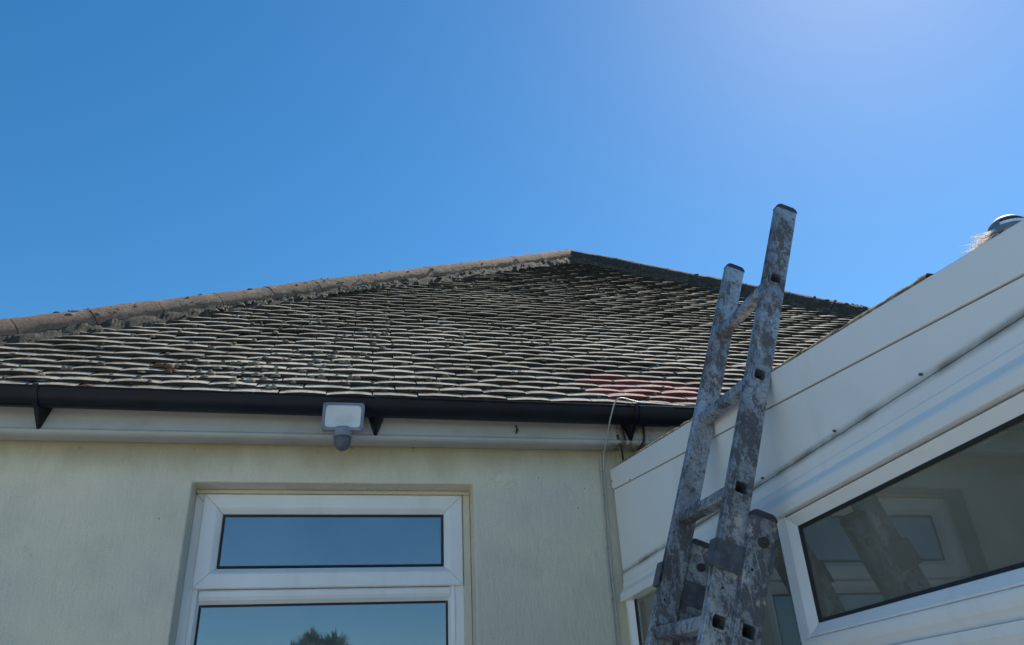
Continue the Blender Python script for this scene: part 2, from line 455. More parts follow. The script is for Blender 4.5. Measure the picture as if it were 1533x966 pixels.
def bracket(x, w):
    b = MB(); z = gz(x)
    # strap round the gutter
    sec = []
    for k in range(17):
        a = math.pi * k / 16; sec.append((-math.cos(a), -math.sin(a)))
    sec = [(-1.03, .12)] + sec
    prof = [(0, gy + c * .0635, z + s_ * .0635) for c, s_ in sec] + [(0, gy + c * .0585, z + s_ * .0585) for c, s_ in sec[::-1]]
    b.extrude(prof, (x - w / 2, 0, 0), (w, 0, 0))
    # pointed stay reaching down the fascia
    y1 = 3.011
    P = [(x - .034, y1 - .001, z - .035), (x + .034, y1 - .001, z - .035), (x + .006, y1 - .001, 2.606), (x - .006, y1 - .001, 2.606),
         (x - w / 2, gy - .015, z - .055), (x + w / 2, gy - .015, z - .055), (x + .004, y1 - .012, 2.607), (x - .004, y1 - .012, 2.607)]
    b.add(P, [(3, 2, 1, 0), (4, 5, 6, 7), (0, 1, 5, 4), (1, 2, 6, 5), (2, 3, 7, 6), (3, 0, 4, 7)])
    return b.build('bracket', 'gutter', gutter, bevel=.001)
for x, w in ((-1.165, .020), (.066, .018), (1.135, .016)): bracket(x, w)
# wider union sleeve beside the right-hand bracket
u = MB(); sec = [(-math.cos(math.pi * k / 16), -math.sin(math.pi * k / 16)) for k in range(17)]
u.extrude([(0, gy + c * .0622, gz(1.2) + s_ * .0622) for c, s_ in sec] + [(0, gy + c * .0585, gz(1.2) + s_ * .0585) for c, s_ in sec[::-1]], (1.148, 0, 0), (.15, 0, 0))
u.build('gutter_union', 'gutter', gutter)

# ---------------- roof
T43 = math.tan(R(43)); EY, EZ = 2.935, 2.734
AX, AY = 1.775, 5.711
AZ = EZ + (AY - EY) * T43
HL, HR = 1.46, 1.35
LX, RX = AX - HL * (AY - EY), AX + HR * (AY - EY)
BY = 12.0
off = .034
mb = MB()
dn = Vector((0, math.sin(R(43)), -math.cos(R(43)))) * off
V = [Vector((LX, EY, EZ)), Vector((RX, EY, EZ)), Vector((AX, AY, AZ)), Vector((AX, BY, AZ)), Vector((LX, BY, EZ)), Vector((RX, BY, EZ))]
Vd = [v + Vector((0, 0, -.062)) for v in V]
mb.add(Vd, [(0, 1, 2), (0, 2, 3, 4), (1, 5, 3, 2), (4, 3, 5)])
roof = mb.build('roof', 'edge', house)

S, C_ = math.sin(R(43)), math.cos(R(43))
GAUGE, TW, TTH, TLEN = .0717, .1816, .0142, .17
TILT = R(10.6)
def tile_mesh(seed):
    rnd = random.Random(seed); nx = 6; v = []; w = TW - .004
    camb = .0036 + rnd.uniform(-.0020, .0022); sk = rnd.uniform(-.0012, .0012)
    top = []; bot = []
    for j, y in enumerate((0, TLEN)):
        for i in range(nx + 1):
            t = -1 + 2 * i / nx
            z = camb * (1 - t * t) + sk * t
            fr = rnd.uniform(-.0010, .0010) if j == 0 else 0
            v.append((t * w / 2, y + fr, z + TTH + rnd.uniform(-.0007, .0007)))
    nt = len(v)
    for j, y in enumerate((0, TLEN)):
        for i in range(nx + 1):
            t = -1 + 2 * i / nx
            v.append((t * w / 2, y + rnd.uniform(-.0008, .0008), camb * (1 - t * t) + sk * t + rnd.uniform(-.0006, .0006)))
    f = []; mi = []
    for i in range(nx):
        f.append((i, i + 1, nx + 2 + i, nx + 1 + i)); mi.append(0)
        f.append((nt + i, nt + nx + 1 + i, nt + nx + 2 + i, nt + i + 1)); mi.append(1)
        f.append((i, nt + i, nt + i + 1, i + 1)); mi.append(1)
    f.append((0, nx + 1, nt + nx + 1, nt)); mi.append(1)
    f.append((nx, nt + nx, nt + 2 * nx + 1, 2 * nx + 1)); mi.append(1)
    return v, f, mi
variants = [tile_mesh(s_) for s_ in range(9)]
def var_mesh(i, red):
    v, f, mi = variants[i]
    me = bpy.data.meshes.new('roof_tile'); me.from_pydata(v, [], f)
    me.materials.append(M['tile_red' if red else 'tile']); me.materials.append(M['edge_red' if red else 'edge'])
    me.polygons.foreach_set("material_index", mi); me.update(); return me
var_me = {(i, r): var_mesh(i, r) for i in range(9) for r in (0, 1)}
def campx(P):
    d = Vector(P) - mw.translation
    x, y, z = d.dot(rt), d.dot(up), d.dot(fwd)
    if z <= 0: return None
    return 766.5 + 1173 * x / z, 483 - 1173 * y / z
cands = []
nrows = int((AY - EY) / C_ / GAUGE)
rr = random.Random(3)
for k in range(nrows):
    d = k * GAUGE
    y = EY + d * C_; z = EZ + d * S
    xl = AX - HL * (AY - y) - .03; xr = AX + HR * (AY - y) + .03
    ph = .047 + TW / 2 + (TW / 2 if k % 2 else 0)
    i0 = math.ceil((xl - ph) / TW); i1 = math.floor((xr - ph) / TW)
    for i in range(i0, i1 + 1):
        x = ph + i * TW
        wob = noise.noise(Vector((x * .9, d * 1.5, 3.1))) * .007 + noise.noise(Vector((x * 3.5, d * 6, 1.7))) * .0036
        jz = rr.uniform(-.0012, .0016)
        mt = Matrix.Translation((x + rr.uniform(-.0015, .0015), y - S * (wob + jz), z + C_ * (wob + jz))) \
            @ Matrix.Rotation(R(43) - TILT + R(rr.uniform(-.9, .9)), 4, 'X') @ Matrix.Rotation(R(rr.uniform(-1.0, 1.0)), 4, 'Y') @ Matrix.Rotation(R(rr.uniform(-.5, .5)), 4, 'Z')
        red = 1 if (1 <= k <= 4 and x > (.97 + .05 * (k % 2)) and x < 1.78 - .06 * k and (k, i) not in ((1, 8), (3, 9))) or (k == 5 and 1.02 < x < 1.15) else 0
        cands.append((k, x, mt, rr.randrange(9), red))
def vis(c):
    p = campx(c[2].translation)
    if p is None: return False
    return -30 < p[0] < 1300 and c[1] < 2.6 - .0 * c[0]
cands.sort(key=lambda c: (not vis(c), c[0]))
stuff = MB()
for n_, (k, x, mt, vi, red) in enumerate(cands):
    if n_ < 300 and vis((k, x, mt, vi, red)):
        o = link('roof_tile', var_me[(vi, red)], roof); o.matrix_basis = mt
        if red: o['label'] = 'newer pinkish red roof tile'
    else:
        v, f, mi = variants[vi]; o_ = len(stuff.v)
        stuff.v += [tuple(mt @ Vector(p)) for p in v]
        for ff, m_ in zip(f, mi): stuff.f.append(tuple(a + o_ for a in ff)); stuff.mi.append(m_ + 2 * red); stuff.sm.append(False)
me = bpy.data.meshes.new('upper_roof_tiles'); me.from_pydata(stuff.v, [], stuff.f)
for m_ in ('tile', 'edge', 'tile_red', 'edge_red'): me.materials.append(M[m_])
me.polygons.foreach_set("material_index", stuff.mi); me.update()
tag(link('upper_roof_tiles', me, roof), kind='stuff', label='weathered tile courses higher up the roof')

# hip tiles and their mortar
def hip_run(base, apex, side):
    d = (apex - base); L = d.length; d.normalize()
    sidev = Vector((-d.y, d.x, 0)).normalized() * (1 if side else 1)
    upv = sidev.cross(d).normalized()
    if upv.z < 0: upv = -upv
    seg = .335; n = int(L / seg) + 1; rr = random.Random(11 + side); sgn = -1 if side == 0 else 1
    def drop(a): return -abs(a) * (T43 * abs(sidev.y) if a * sgn > 0 else T43 / (HR if side else HL) * abs(sidev.x))
    for i in range(n):
        a0 = base + d * (i * seg); a1 = base + d * min((i + 1) * seg - .0045, L + .02)
        mb = MB(); nk = 16; rows = 10; vs = []; lift = rr.uniform(-.003, .003); tw = rr.uniform(-.03, .03)
        for j in range(rows + 1):
            t = j / rows; p = a0.lerp(a1, t)
            r0 = .1008
            for k in range(nk + 1):
                a = math.pi * (-.04 + 1.08 * k / nk) + tw
                rr_ = r0 + .004 * noise.noise(p * 12 + Vector((k * .7, 0, 0))) + .003 * noise.noise(p * 40 + Vector((k * 1.9, 5, 0)))
                vs.append(p + sidev * math.cos(a) * rr_ + upv * (math.sin(a) * rr_ * .98 - .032 + lift))
            vs_in = None
        nv = len(vs)
        vs += vs[:nk + 1] + vs[rows * (nk + 1):(rows + 1) * (nk + 1)]
        nv2 = len(vs)
        for j in (0, rows):
            p = a0.lerp(a1, j / rows)
            for k in range(nk + 1):
                a = math.pi * (-.04 + 1.08 * k / nk) + tw; r0 = .084
                vs.append(p + sidev * math.cos(a) * r0 + upv * (math.sin(a) * r0 * .98 - .032 + lift))
        fs = [(j * (nk + 1) + k, j * (nk + 1) + k + 1, (j + 1) * (nk + 1) + k + 1, (j + 1) * (nk + 1) + k) for j in range(rows) for k in range(nk)]
        mb.add(vs, fs, 0, True)
        o_ = len(mb.v) - len(vs)
        for k in range(nk):
            mb.f.append((o_ + nv + k, o_ + nv + k + 1, o_ + nv2 + k + 1, o_ + nv2 + k)); mb.mi.append(0); mb.sm.append(False)
            q = nv + nk + 1; mb.f.append((o_ + q + k, o_ + q + k + 1, o_ + nv2 + nk + 1 + k + 1, o_ + nv2 + nk + 1 + k)); mb.mi.append(0); mb.sm.append(False)
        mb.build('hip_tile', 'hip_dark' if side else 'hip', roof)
    # mortar bedding, lumpy strip each side of the caps
    mb = MB(); ns = int(L / .02); vs = []
    prof = [(-.165, -.012), (-.150, .012), (-.128, .026), (-.100, .036), (0, .0), (.100, .036), (.128, .026), (.150, .012), (.165, -.012)]
    for i in range(ns + 1):
        p = base + d * (L * i / ns)
        for q, (a, b) in enumerate(prof):
            nn = noise.noise(p * 16 + Vector((q * 3.3, 0, 0))); n2 = noise.noise(p * 5 + Vector((q * 1.3, 4, 0)))
            vs.append(p + sidev * (a + .018 * nn * (1 if a > 0 else -1)) + Vector((0, 0, drop(a) + b + .012 * nn + .006 * n2 + .006 * noise.noise(p * 45 + Vector((q * 5.1, 0, 0))))))
    m7 = len(prof)
    mb.add(vs, [(i * m7 + q, i * m7 + q + 1, (i + 1) * m7 + q + 1, (i + 1) * m7 + q) for i in range(ns) for q in range(m7 - 1)])
    mb.build('mortar_bed', 'mortar', roof)
apex = Vector((AX, AY, AZ)) + Vector((0, 0, .012))
hip_run(Vector((LX, EY, EZ + .005)), apex, 0)
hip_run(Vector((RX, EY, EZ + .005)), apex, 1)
hip_run(Vector((AX, BY, AZ)), apex + Vector((0, .02, 0)), 0)

# moss and lichen cushions
def cushion(mb, c, r, h, mi, rnd, nrm, nseg=8):
    nrm = (nrm + Vector((0, 0, .8))).normalized()
    t1 = Vector((1, 0, 0)); t2 = nrm.cross(t1).normalized(); vs = []; rings = 3
    sx = rnd.uniform(.8, 1.5); sd = rnd.uniform(0, 50)
    for j in range(rings):
        a = (j / rings) * math.pi / 2
        for k in range(nseg):
            b = 2 * math.pi * k / nseg
            q = 1 + .35 * noise.noise(Vector((math.cos(b) * 2 + sd, math.sin(b) * 2, j * .7)))
            vs.append(c + t1 * (math.cos(b) * math.cos(a) * r * sx * q) + t2 * (math.sin(b) * math.cos(a) * r * q) + nrm * (math.sin(a) * h * q - .004))
    vs.append(c + nrm * (h * .95 - .004))
    fs = [(j * nseg + k, j * nseg + (k + 1) % nseg, (j + 1) * nseg + (k + 1) % nseg, (j + 1) * nseg + k) for j in range(rings - 1) for k in range(nseg)]
    fs += [((rings - 1) * nseg + k, (rings - 1) * nseg + (k + 1) % nseg, rings * nseg) for k in range(nseg)]
    mb.add(vs, fs, mi, True)
nrm = Vector((0, -S, C_)); e_up = Vector((0, C_, S))
def on_roof(x, d): return Vector((x, EY, EZ)) + e_up * d
rm = random.Random(21)
mb = MB()
def place(x, d, r, h, mi=0):
    yy = EY + d * C_
    if not (AX - HL * (AY - yy) + .12 < x < AX + HR * (AY - yy) - .15): return
    k = max(0, round(d / GAUGE)); dd = k * GAUGE + rm.choice((-.002, .003, .02))
    cushion(mb, on_roof(x, dd) + nrm * .010, r, h, mi, rm, nrm)
for i in range(330):
    d = abs(rm.gauss(0, 1)) * 1.2 if rm.random() < .6 else rm.uniform(0, 3.2)
    x = rm.uniform(-1.6, 3.0)
    if d > 3.4: continue
    if rm.random() < .55: # joints between neighbouring tiles
        k = round(d / GAUGE); ph = .047 + (TW / 2 if k % 2 else 0); x = ph + round((x - ph) / TW) * TW
    place(x, d, rm.uniform(.007, .017), rm.uniform(.008, .016))
for cx, cd, sx, sd_, n in ((-.47, .30, .16, .10, 42), (-.05, .95, .28, .30, 60), (-.60, .22, .30, .12, 26), (-1.25, .16, .2, .09, 14), (.75, 2.3, .35, .4, 50), (1.6, 1.9, .3, .25, 30), (.1, .35, .25, .2, 18), (-.3, 1.35, .2, .2, 40), (.68, 1.0, .3, .15, 22)):
    for i in range(n):
        place(rm.gauss(cx, sx), max(0, rm.gauss(cd, sd_)), rm.uniform(.006, .020), rm.uniform(.008, .018))
for x, d, r in ((-.80, .255, .030), (-.77, .25, .022), (-1.01, .02, .024), (-.925, -.004, .02), (-.06, .17, .018), (-.36, .42, .016)):
    for i in range(3): place(x + rm.uniform(-.02, .02), d, r * rm.uniform(.6, 1), r * .6, 1)
tag(mb.build('moss', ['moss', 'moss_brown'], roof), kind='stuff', label='small cushions of moss and lichen on the tile edges')
# moss bunches by the hip caps
mb = MB(); hd = (apex - Vector((LX, EY, EZ))).normalized()
for i in range(110):
    t = rm.choice((rm.uniform(1.6, 4.3), rm.gauss(2.9, .20), rm.gauss(2.9, .12)))
    q_ = rm.uniform(.09, .16); c = Vector((LX, EY, EZ)) + hd * t + Vector((q_ * .565, -q_ * .825, .035 - q_ * .77))
    cushion(mb, c, rm.uniform(.007, .016), rm.uniform(.008, .016), 0, rm, nrm)
for base_, sg_ in ((Vector((LX, EY, EZ)), 1), (Vector((RX, EY, EZ)), -1)):
    dd_ = (apex - base_).normalized(); sv = Vector((-dd_.y, dd_.x, 0)).normalized(); uv = sv.cross(dd_).normalized(); uv = uv if uv.z > 0 else -uv
    for i in range(130):
        a = rm.uniform(.12, .88) * math.pi; t = rm.choice((rm.uniform(.9, 4.9), rm.gauss(1.3, .15), rm.gauss(2.9, .2)))
        c = base_ + dd_ * t + sv * math.cos(a) * .099 + uv * (math.sin(a) * .099 - .030)
        cushion(mb, c, rm.uniform(.006, .015), rm.uniform(.006, .011), 0, rm, sv * math.cos(a) + uv * math.sin(a))
tag(mb.build('hip_moss', ['moss'], roof), kind='stuff', label='grey moss bunches along the left hip mortar')

# old hook on the fascia, small nail stubs
h = MB().tube([(.640, 3.013, 2.630), (.640, 3.004, 2.632), (.642, 3.000, 2.640), (.641, 3.000, 2.652), (.638, 3.002, 2.662)], .0032, 6)
h.tube([(.640, 3.013, 2.640), (.647, 3.001, 2.642)], .003, 6)
h.build('hook', 'rust', house)

# ------------------------------------------------------------ floodlight
fl = empty('floodlight', 'grey security floodlight with white lens and motion sensor on the fascia beside the gutter', 'floodlight')
tilt = Matrix.Translation((-.062, 2.872, 2.633)) @ Matrix.Rotation(R(0), 4, 'X') @ Matrix.Rotation(R(1.5), 4, 'Y') @ Matrix.Rotation(R(-4), 4, 'Z')
def rrect(w, h, r, n=5):
    pts = []
    for cx, cy, a0 in ((w / 2 - r, h / 2 - r, 0), (-w / 2 + r, h / 2 - r, 90), (-w / 2 + r, -h / 2 + r, 180), (w / 2 - r, -h / 2 + r, 270)):
        for k in range(n + 1):
            a = R(a0 + 90 * k / n); pts.append((cx + math.cos(a) * r, cy + math.sin(a) * r))
    return pts
def loft(mb, levels, mat, mi=0, cap0=True, cap1=True, smooth=False):
    n = len(levels[0][0]); vs = [mat @ Vector((x, y, z)) for pts, y in levels for x, z in pts]
    fs = [(j * n + k, j * n + (k + 1) % n, (j + 1) * n + (k + 1) % n, (j + 1) * n + k) for j in range(len(levels) - 1) for k in range(n)]
    mb.add(vs, fs, mi, smooth)
    if cap0: mb.add(vs[:n], [tuple(range(n))], mi)
    if cap1: mb.add(vs[-n:], [tuple(range(n))], mi)
W_, H_ = .157, .112
hb = MB()
loft(hb, [(rrect(W_ * .55, H_ * .5, .02), .058), (rrect(W_ * .93, H_ * .92, .018), .030), (rrect(W_, H_, .010), .022), (rrect(W_, H_, .010), 0.0), (rrect(W_ - .018, H_ - .018, .016), -.002), (rrect(W_ - .024, H_ - .024, .014), .004)], tilt, cap1=False)
for k in range(6):  # cooling fins at the back
    x = -.05 + k * .02; hb.box(x - .0015, x + .0015, .03, .064, -.03, .03, 0, tilt)
hb.build('housing', 'lamp_body', fl)
rf = MB()
loft(rf, [(rrect(W_ - .024, H_ - .024, .014), .0035), (rrect(W_ - .050, H_ - .044, .008), .010), (rrect(.062, .024, .002), .026)], tilt, cap0=False)
rf.build('reflector', 'reflector', fl)
ld = MB()
ld.box(-.028, .028, .0225, .0245, -.010, .010, 0, tilt)
for i in range(6):
    for j in range(2):
        x = -.023 + i * .0092; z = -.0045 + j * .009
        ld.box(x - .0032, x + .0032, .0205, .0226, z - .003, z + .003, 1, tilt)
ld.build('led_panel', ['led', 'reflector'], fl)
ln = MB(); loft(ln, [(rrect(W_ - .022, H_ - .022, .015), -.0015), (rrect(W_ - .022, H_ - .022, .015), .0005)], tilt); ln.build('lens', 'lens', fl)
for sx in (-1, 1):
    for sz in (-1, 1):
        p = tilt @ Vector((sx * (W_ / 2 - .007), -.0015, sz * (H_ / 2 - .007))); q = tilt @ Vector((sx * (W_ / 2 - .007), .003, sz * (H_ / 2 - .007)))
        MB().tube([p, q], .0032, 8).build('screw', 'lamp_grey', fl)
# sensor: collar, drum and faceted dome hanging below
sc_ = Vector((-.060, 2.898, 2.575)); sn = MB()
def lathe(mb, c, prof, n=20, mi=0, smooth=True):
    vs = [c + Vector((math.cos(2 * math.pi * k / n) * r, math.sin(2 * math.pi * k / n) * r, z)) for r, z in prof for k in range(n)]
    m_ = len(prof); mb.add(vs, [(j * n + k, j * n + (k + 1) % n, (j + 1) * n + (k + 1) % n, (j + 1) * n + k) for j in range(m_ - 1) for k in range(n)], mi, smooth)
lathe(sn, sc_, [(0, .016), (.036, .016), (.037, .012), (.037, -.018), (.034, -.020), (0, -.020)]); sn.build('sensor_mount', 'lamp_body', fl)
sn = MB(); lathe(sn, sc_, [(.0, -.0195), (.031, -.0195), (.0325, -.026), (.0325, -.038), (.0295, -.052), (.022, -.064), (.013, -.069), (0, -.070)], 14); sn.build('sensor_dome', 'lamp_grey', fl)
bk = MB().box(-.085, -.035, 2.92, 3.0105, 2.612, 2.650); bk.box(-.095, -.025, 2.985, 3.0108, 2.608, 2.668)
bk.build('wall_bracket', 'lamp_body', fl, bevel=.003)

# ------------------------------------------------------------ cables
cb = empty('cable', 'thin white cable clipped down the rendered wall and looped over the black gutter', 'cable')
pts = [(1.016, 3.088, 0.6), (1.016, 3.088, 1.5), (1.018, 3.089, 1.9), (1.016, 3.086, 2.1), (1.022, 3.087, 2.25), (1.026, 3.088, 2.42), (1.030, 3.080, 2.55), (1.024, 3.000, 2.60), (1.022, 2.93, 2.655), (1.026, 2.893, 2.69), (1.034, 2.876, 2.72), (1.052, 2.876, 2.741), (1.080, 2.888, 2.749), (1.115, 2.905, 2.749), (1.16, 2.915, 2.744), (1.21, 2.920, 2.7435), (1.29, 2.924, 2.741), (1.45, 2.93, 2.738)]
def smooth_pts(p, n=5):
    p = [Vector(a) for a in p]; out = []
    for i in range(len(p) - 1):
        p0, p1, p2, p3 = p[max(i - 1, 0)], p[i], p[i + 1], p[min(i + 2, len(p) - 1)]
        for k in range(n):
            t = k / n
            out.append(.5 * ((2 * p1) + (p2 - p0) * t + (2 * p0 - 5 * p1 + 4 * p2 - p3) * t * t + (3 * p1 - p0 - 3 * p2 + p3) * t ** 3))
    out.append(p[-1]); return out
MB().tube(smooth_pts(pts), .0032, 8).build('outer_sheath', 'cable', cb)
pts2 = [(1.005, 3.092, 0.6), (1.006, 3.092, 1.6), (1.007, 3.092, 2.1), (1.013, 3.092, 2.3), (1.018, 3.092, 2.5), (1.020, 3.085, 2.58)]
MB().tube(smooth_pts(pts2), .0028, 6).build('second_strand', 'cable', cb)
for z in (2.505, 2.395, 2.18, 1.98, 1.75):
    x = 1.020 if z > 2.3 else 1.012
    MB().box(x - .008, x + .009, 3.0835, 3.0995, z - .0025, z + .003).build('cable_clip', 'cable', cb, bevel=.001)
w1 = MB().tube(smooth_pts([(1.098, 3.009, 2.74), (1.100, 3.005, 2.67), (1.108, 3.004, 2.62), (1.112, 3.003, 2.606)]), .004, 6).build('black_wire', 'wire')
tag(w1, 'short black wire hanging straight down behind the gutter, left of the pointed bracket', 'wire')
w2 = MB().tube(smooth_pts([(1.075, 3.004, 2.63), (1.092, 3.02, 2.585), (1.105, 3.05, 2.535), (1.104, 3.075, 2.508), (1.085, 3.085, 2.495)]), .0042, 6).build('black_wire', 'wire')
tag(w2, 'black wire bending down to the upper corner of the white roof trim', 'wire')
w3 = MB().tube(smooth_pts([(1.195, 3.006, 2.70), (1.196, 3.001, 2.64), (1.190, 3.001, 2.606), (1.172, 3.03, 2.575)]), .004, 6).build('black_wire', 'wire')
tag(w3, 'black wire curving down just right of the pointed bracket', 'wire')

# ------------------------------------------------------------ extension (lean-to on the right)
ext = empty('extension', 'white clad lean-to extension with sloping roof trim and windows on the right', 'extension')
EX = 1.057
def ztop(y): return 2.217 + .1285 * (y - .874)
YE = .46
# roof slab
mb = MB()
mb.add([(EX + .004, YE, ztop(YE) - .006), (4.3, YE, ztop(YE) - .006), (4.3, 3.085, ztop(3.085) - .006), (EX + .004, 3.085, ztop(3.085) - .006),
        (EX + .004, YE, ztop(YE) - .10), (4.3, YE, ztop(YE) - .10), (4.3, 3.085, ztop(3.085) - .10), (EX + .004, 3.085, ztop(3.085) - .10)],
       [(0, 1, 2, 3), (4, 5, 6, 7), (0, 1, 5, 4), (1, 2, 6, 5), (2, 3, 7, 6), (3, 0, 4, 7)])
mb.build('roof', 'felt', ext)
def sloped(y0, y1, za, zb, x0, x1, name, mat, bev=.003):
    """board between height functions za (top) and zb (bottom)"""
    v = [(x, y, f_(y)) for x in (x0, x1) for y in (y0, y1) for f_ in (zb, za)]
    return MB().add(v, [(0, 1, 3, 2), (4, 6, 7, 5), (0, 4, 5, 1), (2, 3, 7, 6), (0, 2, 6, 4), (1, 5, 7, 3)]).build(name, mat, ext, bevel=bev)
l2 = lambda y: ztop(y) - .0865
Y1 = 3.082
# black backing seen through the joints
sloped(YE + .01, 3.07, lambda y: ztop(y) - .012, lambda y: 2.0, EX + .010, EX + .05, 'backing', 'mould', 0)
sloped(YE, Y1, ztop, lambda y: l2(y) + .0012, EX - .005, EX + .009, 'fascia_board', 'clad')
sloped(YE, Y1 - .012, lambda y: l2(y) - .0022, lambda y: 2.0752, EX, EX + .009, 'infill_panel', 'clad', .0015)
# head of the frame, shaped section
P = [(2.0705, 1.060), (2.0715, 1.052), (2.067, 1.049), (2.033, 1.0485), (2.0305, 1.0455), (2.014, 1.0455), (2.009, 1.0425), (1.994, 1.0300), (1.988, 1.0285), (1.9655, 1.0285), (1.9635, 1.031), (1.9635, 1.075), (2.0705, 1.075)]
MB().extrude([(x, 0, z) for z, x in P], (0, YE, 0), (0, 3.052 - YE, 0)).build('head_rail', 'clad', ext, bevel=.001)
# small tell-tale screws near the joint
for y in (1.858, 1.505, 1.198, 2.35):
    p = [(1.051, y, 2.0865), (1.0575, y, 2.0865)]
    MB().tube(p, .003, 8).build('screw', 'lamp_grey', ext)
for (y, z) in ((3.066, 2.447), (3.071, 2.418), (2.85, 2.388)):
    MB().tube([(1.0495, y, z), (1.0575, y, z)], .0028, 7).build('screw', 'plastic_dark', ext)
# grit and broken felt lying along the top edge
mb = MB(); ys = [3.04 - i * .012 for i in range(162)]; rg = random.Random(5); vs = []
for i, y in enumerate(ys):
    hgt = .012 + .006 * noise.noise(Vector((y * 22, 0, 0))) + .004 * noise.noise(Vector((y * 70, 3, 0)))
    if y > 2.9: hgt *= max(.2, (3.04 - y) / .14)
    if y < 1.17: hgt += .004 * (1 if rg.random() < .5 else 0)
    vs += [(EX - .001, y, ztop(y) - .002), (EX - .002 + .002 * noise.noise(Vector((y * 50, 9, 0))), y, ztop(y) + hgt * .5), (EX + .004, y, ztop(y) + hgt), (EX + .05, y, ztop(y) + hgt * .8), (EX + .09, y, ztop(y) - .004)]
mb.add(vs, [(i * 5 + j, i * 5 + j + 1, (i + 1) * 5 + j + 1, (i + 1) * 5 + j) for i in range(len(ys) - 1) for j in range(4)])
mb.build('edge_grit', 'grit', ext)

axx = ((EX, 0, 0), (0, -1, 0), (0, 0, 1), (-1, 0, 0))      # u = -Y, v = Z, w = -X
# left tall window: post and glass
wl = link('window', None, ext)
prof = [(0, -.03), (0, .0), (.045, .0), (.050, -.002), (.082, -.016), (.082, -.03)]
fr = ring(axx, (-3.052, -1.8005, .90, 2.024), [(0, -.03), (0, .009), (.022, .009), (.026, .007), (.050, -.010), (.050, -.03)], .0004)
fr.build('frame', 'clad', wl, bevel=.001)
ring(axx, (-3.0025, -1.850, .949, 1.9745), [(0, -.02), (0, -.008), (.009, -.010), (.009, -.02)], 0).build('gasket', 'gasket', wl)
MB().box(EX + .014, EX + .018, 1.853, 3.000, .955, 1.972).build('pane', 'glass_ext', wl)
# right window: opening top light over a fixed light
wr = link('window', None, ext)
mb = MB()
mb.box(EX - .011, EX + .03, 1.777, 1.8003, .90, 1.9625)
P = [(1.682, 1.080), (1.682, 1.046), (1.678, 1.0435), (1.663, 1.0430), (1.655, 1.046), (1.640, 1.0575), (1.6365, 1.060), (1.6365, 1.080)]
mb.extrude([(x, 0, z) for z, x in P], (0, YE + .05, 0), (0, 1.797 - YE - .05, 0))
mb.box(EX - .012, EX + .03, YE, YE + .05, .90, 1.9625)
mb.build('frame', 'clad', wr, bevel=.001)
ring(axx, (-1.776, -(YE + .052), 1.683, 1.960), [(0, -.03), (0, .010), (.003, .013), (.028, -.003), (.028, -.03)], .0004).build('sash', 'upvc', wr, bevel=.001)
ring(axx, (-1.7485, -(YE + .079), 1.7105, 1.9325), [(0, -.02), (0, -.002), (.008, -.005), (.008, -.02)], 0).build('gasket', 'gasket', wr)
MB().box(EX + .008, EX + .012, YE + .081, 1.746, 1.713, 1.930).build('pane', 'glass_ext', wr)
ring(axx, (-1.797, -(YE + .052), .90, 1.6345), [(0, -.03), (0, .010), (.018, .010), (.052, -.012), (.052, -.03)], .0004).build('lower_frame', 'clad', wr, bevel=.001)
MB().box(EX + .012, EX + .016, YE + .107, 1.742, .955, 1.583).build('pane', 'glass_ext', wr)
# lower wall, end wall and interior
mb = MB().box(EX - .004, EX + .06, YE, 3.085, 0.03, .90)
mb.build('lower_wall', 'render', ext)
mb = MB()  # unseen end and far walls, opened wide to let light brighten the interior
mb.box(EX + .075, 4.25, YE, YE + .08, .03, .9); mb.box(EX + .075, 4.25, YE, YE + .08, 1.98, 2.05)
for px_ in (1.135, 2.1, 3.1, 4.15): mb.box(px_, px_ + .07, YE + .002, YE + .078, .9, 1.98)
mb.box(4.2, 4.28, YE, 3.09, .03, .5)
mb.box(4.2, 4.28, YE, 3.09, 2.0, 2.13)
mb.box(4.2, 4.28, YE + .08, YE + .14, .5, 2.0); mb.box(4.2, 4.28, 1.75, 1.82, .5, 2.0); mb.box(4.2, 4.28, 3.02, 3.09, .5, 2.0)
mb.build('far_wall', 'inner', ext)
MB().add([(EX + .06, YE + .08, 2.065), (4.2, YE + .08, 2.065), (4.2, 3.09, 2.34), (EX + .06, 3.09, 2.34)], [(0, 1, 2, 3)]).build('ceiling', 'inner', ext)
MB().box(EX + .06, 4.2, YE + .08, 3.09, .03, .05).build('floor', 'inner', ext)
MB().box(EX + .06, 4.2, 3.080, 3.098, .05, 2.4).build('inner_wall', 'inner', ext)
iw = link('inner_window', None, ext)
axi = ((0, 3.079, 0), (1, 0, 0), (0, 0, 1), (0, -1, 0))
ring(axi, (2.42, 3.75, 1.0, 2.22), [(0, 0), (0, .02), (.07, .02), (.09, .008), (.09, 0)]).build('frame', 'upvc', iw)
MB().box(2.98, 3.05, 3.058, 3.078, 1.09, 2.13).build('mullion', 'upvc', iw)
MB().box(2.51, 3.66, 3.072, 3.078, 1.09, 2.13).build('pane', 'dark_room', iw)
bm_ = MB().box(1.5, 1.56, YE + .1, 3.075, 2.0, 2.06); bm_.build('ceiling_batten', 'inner', ext)

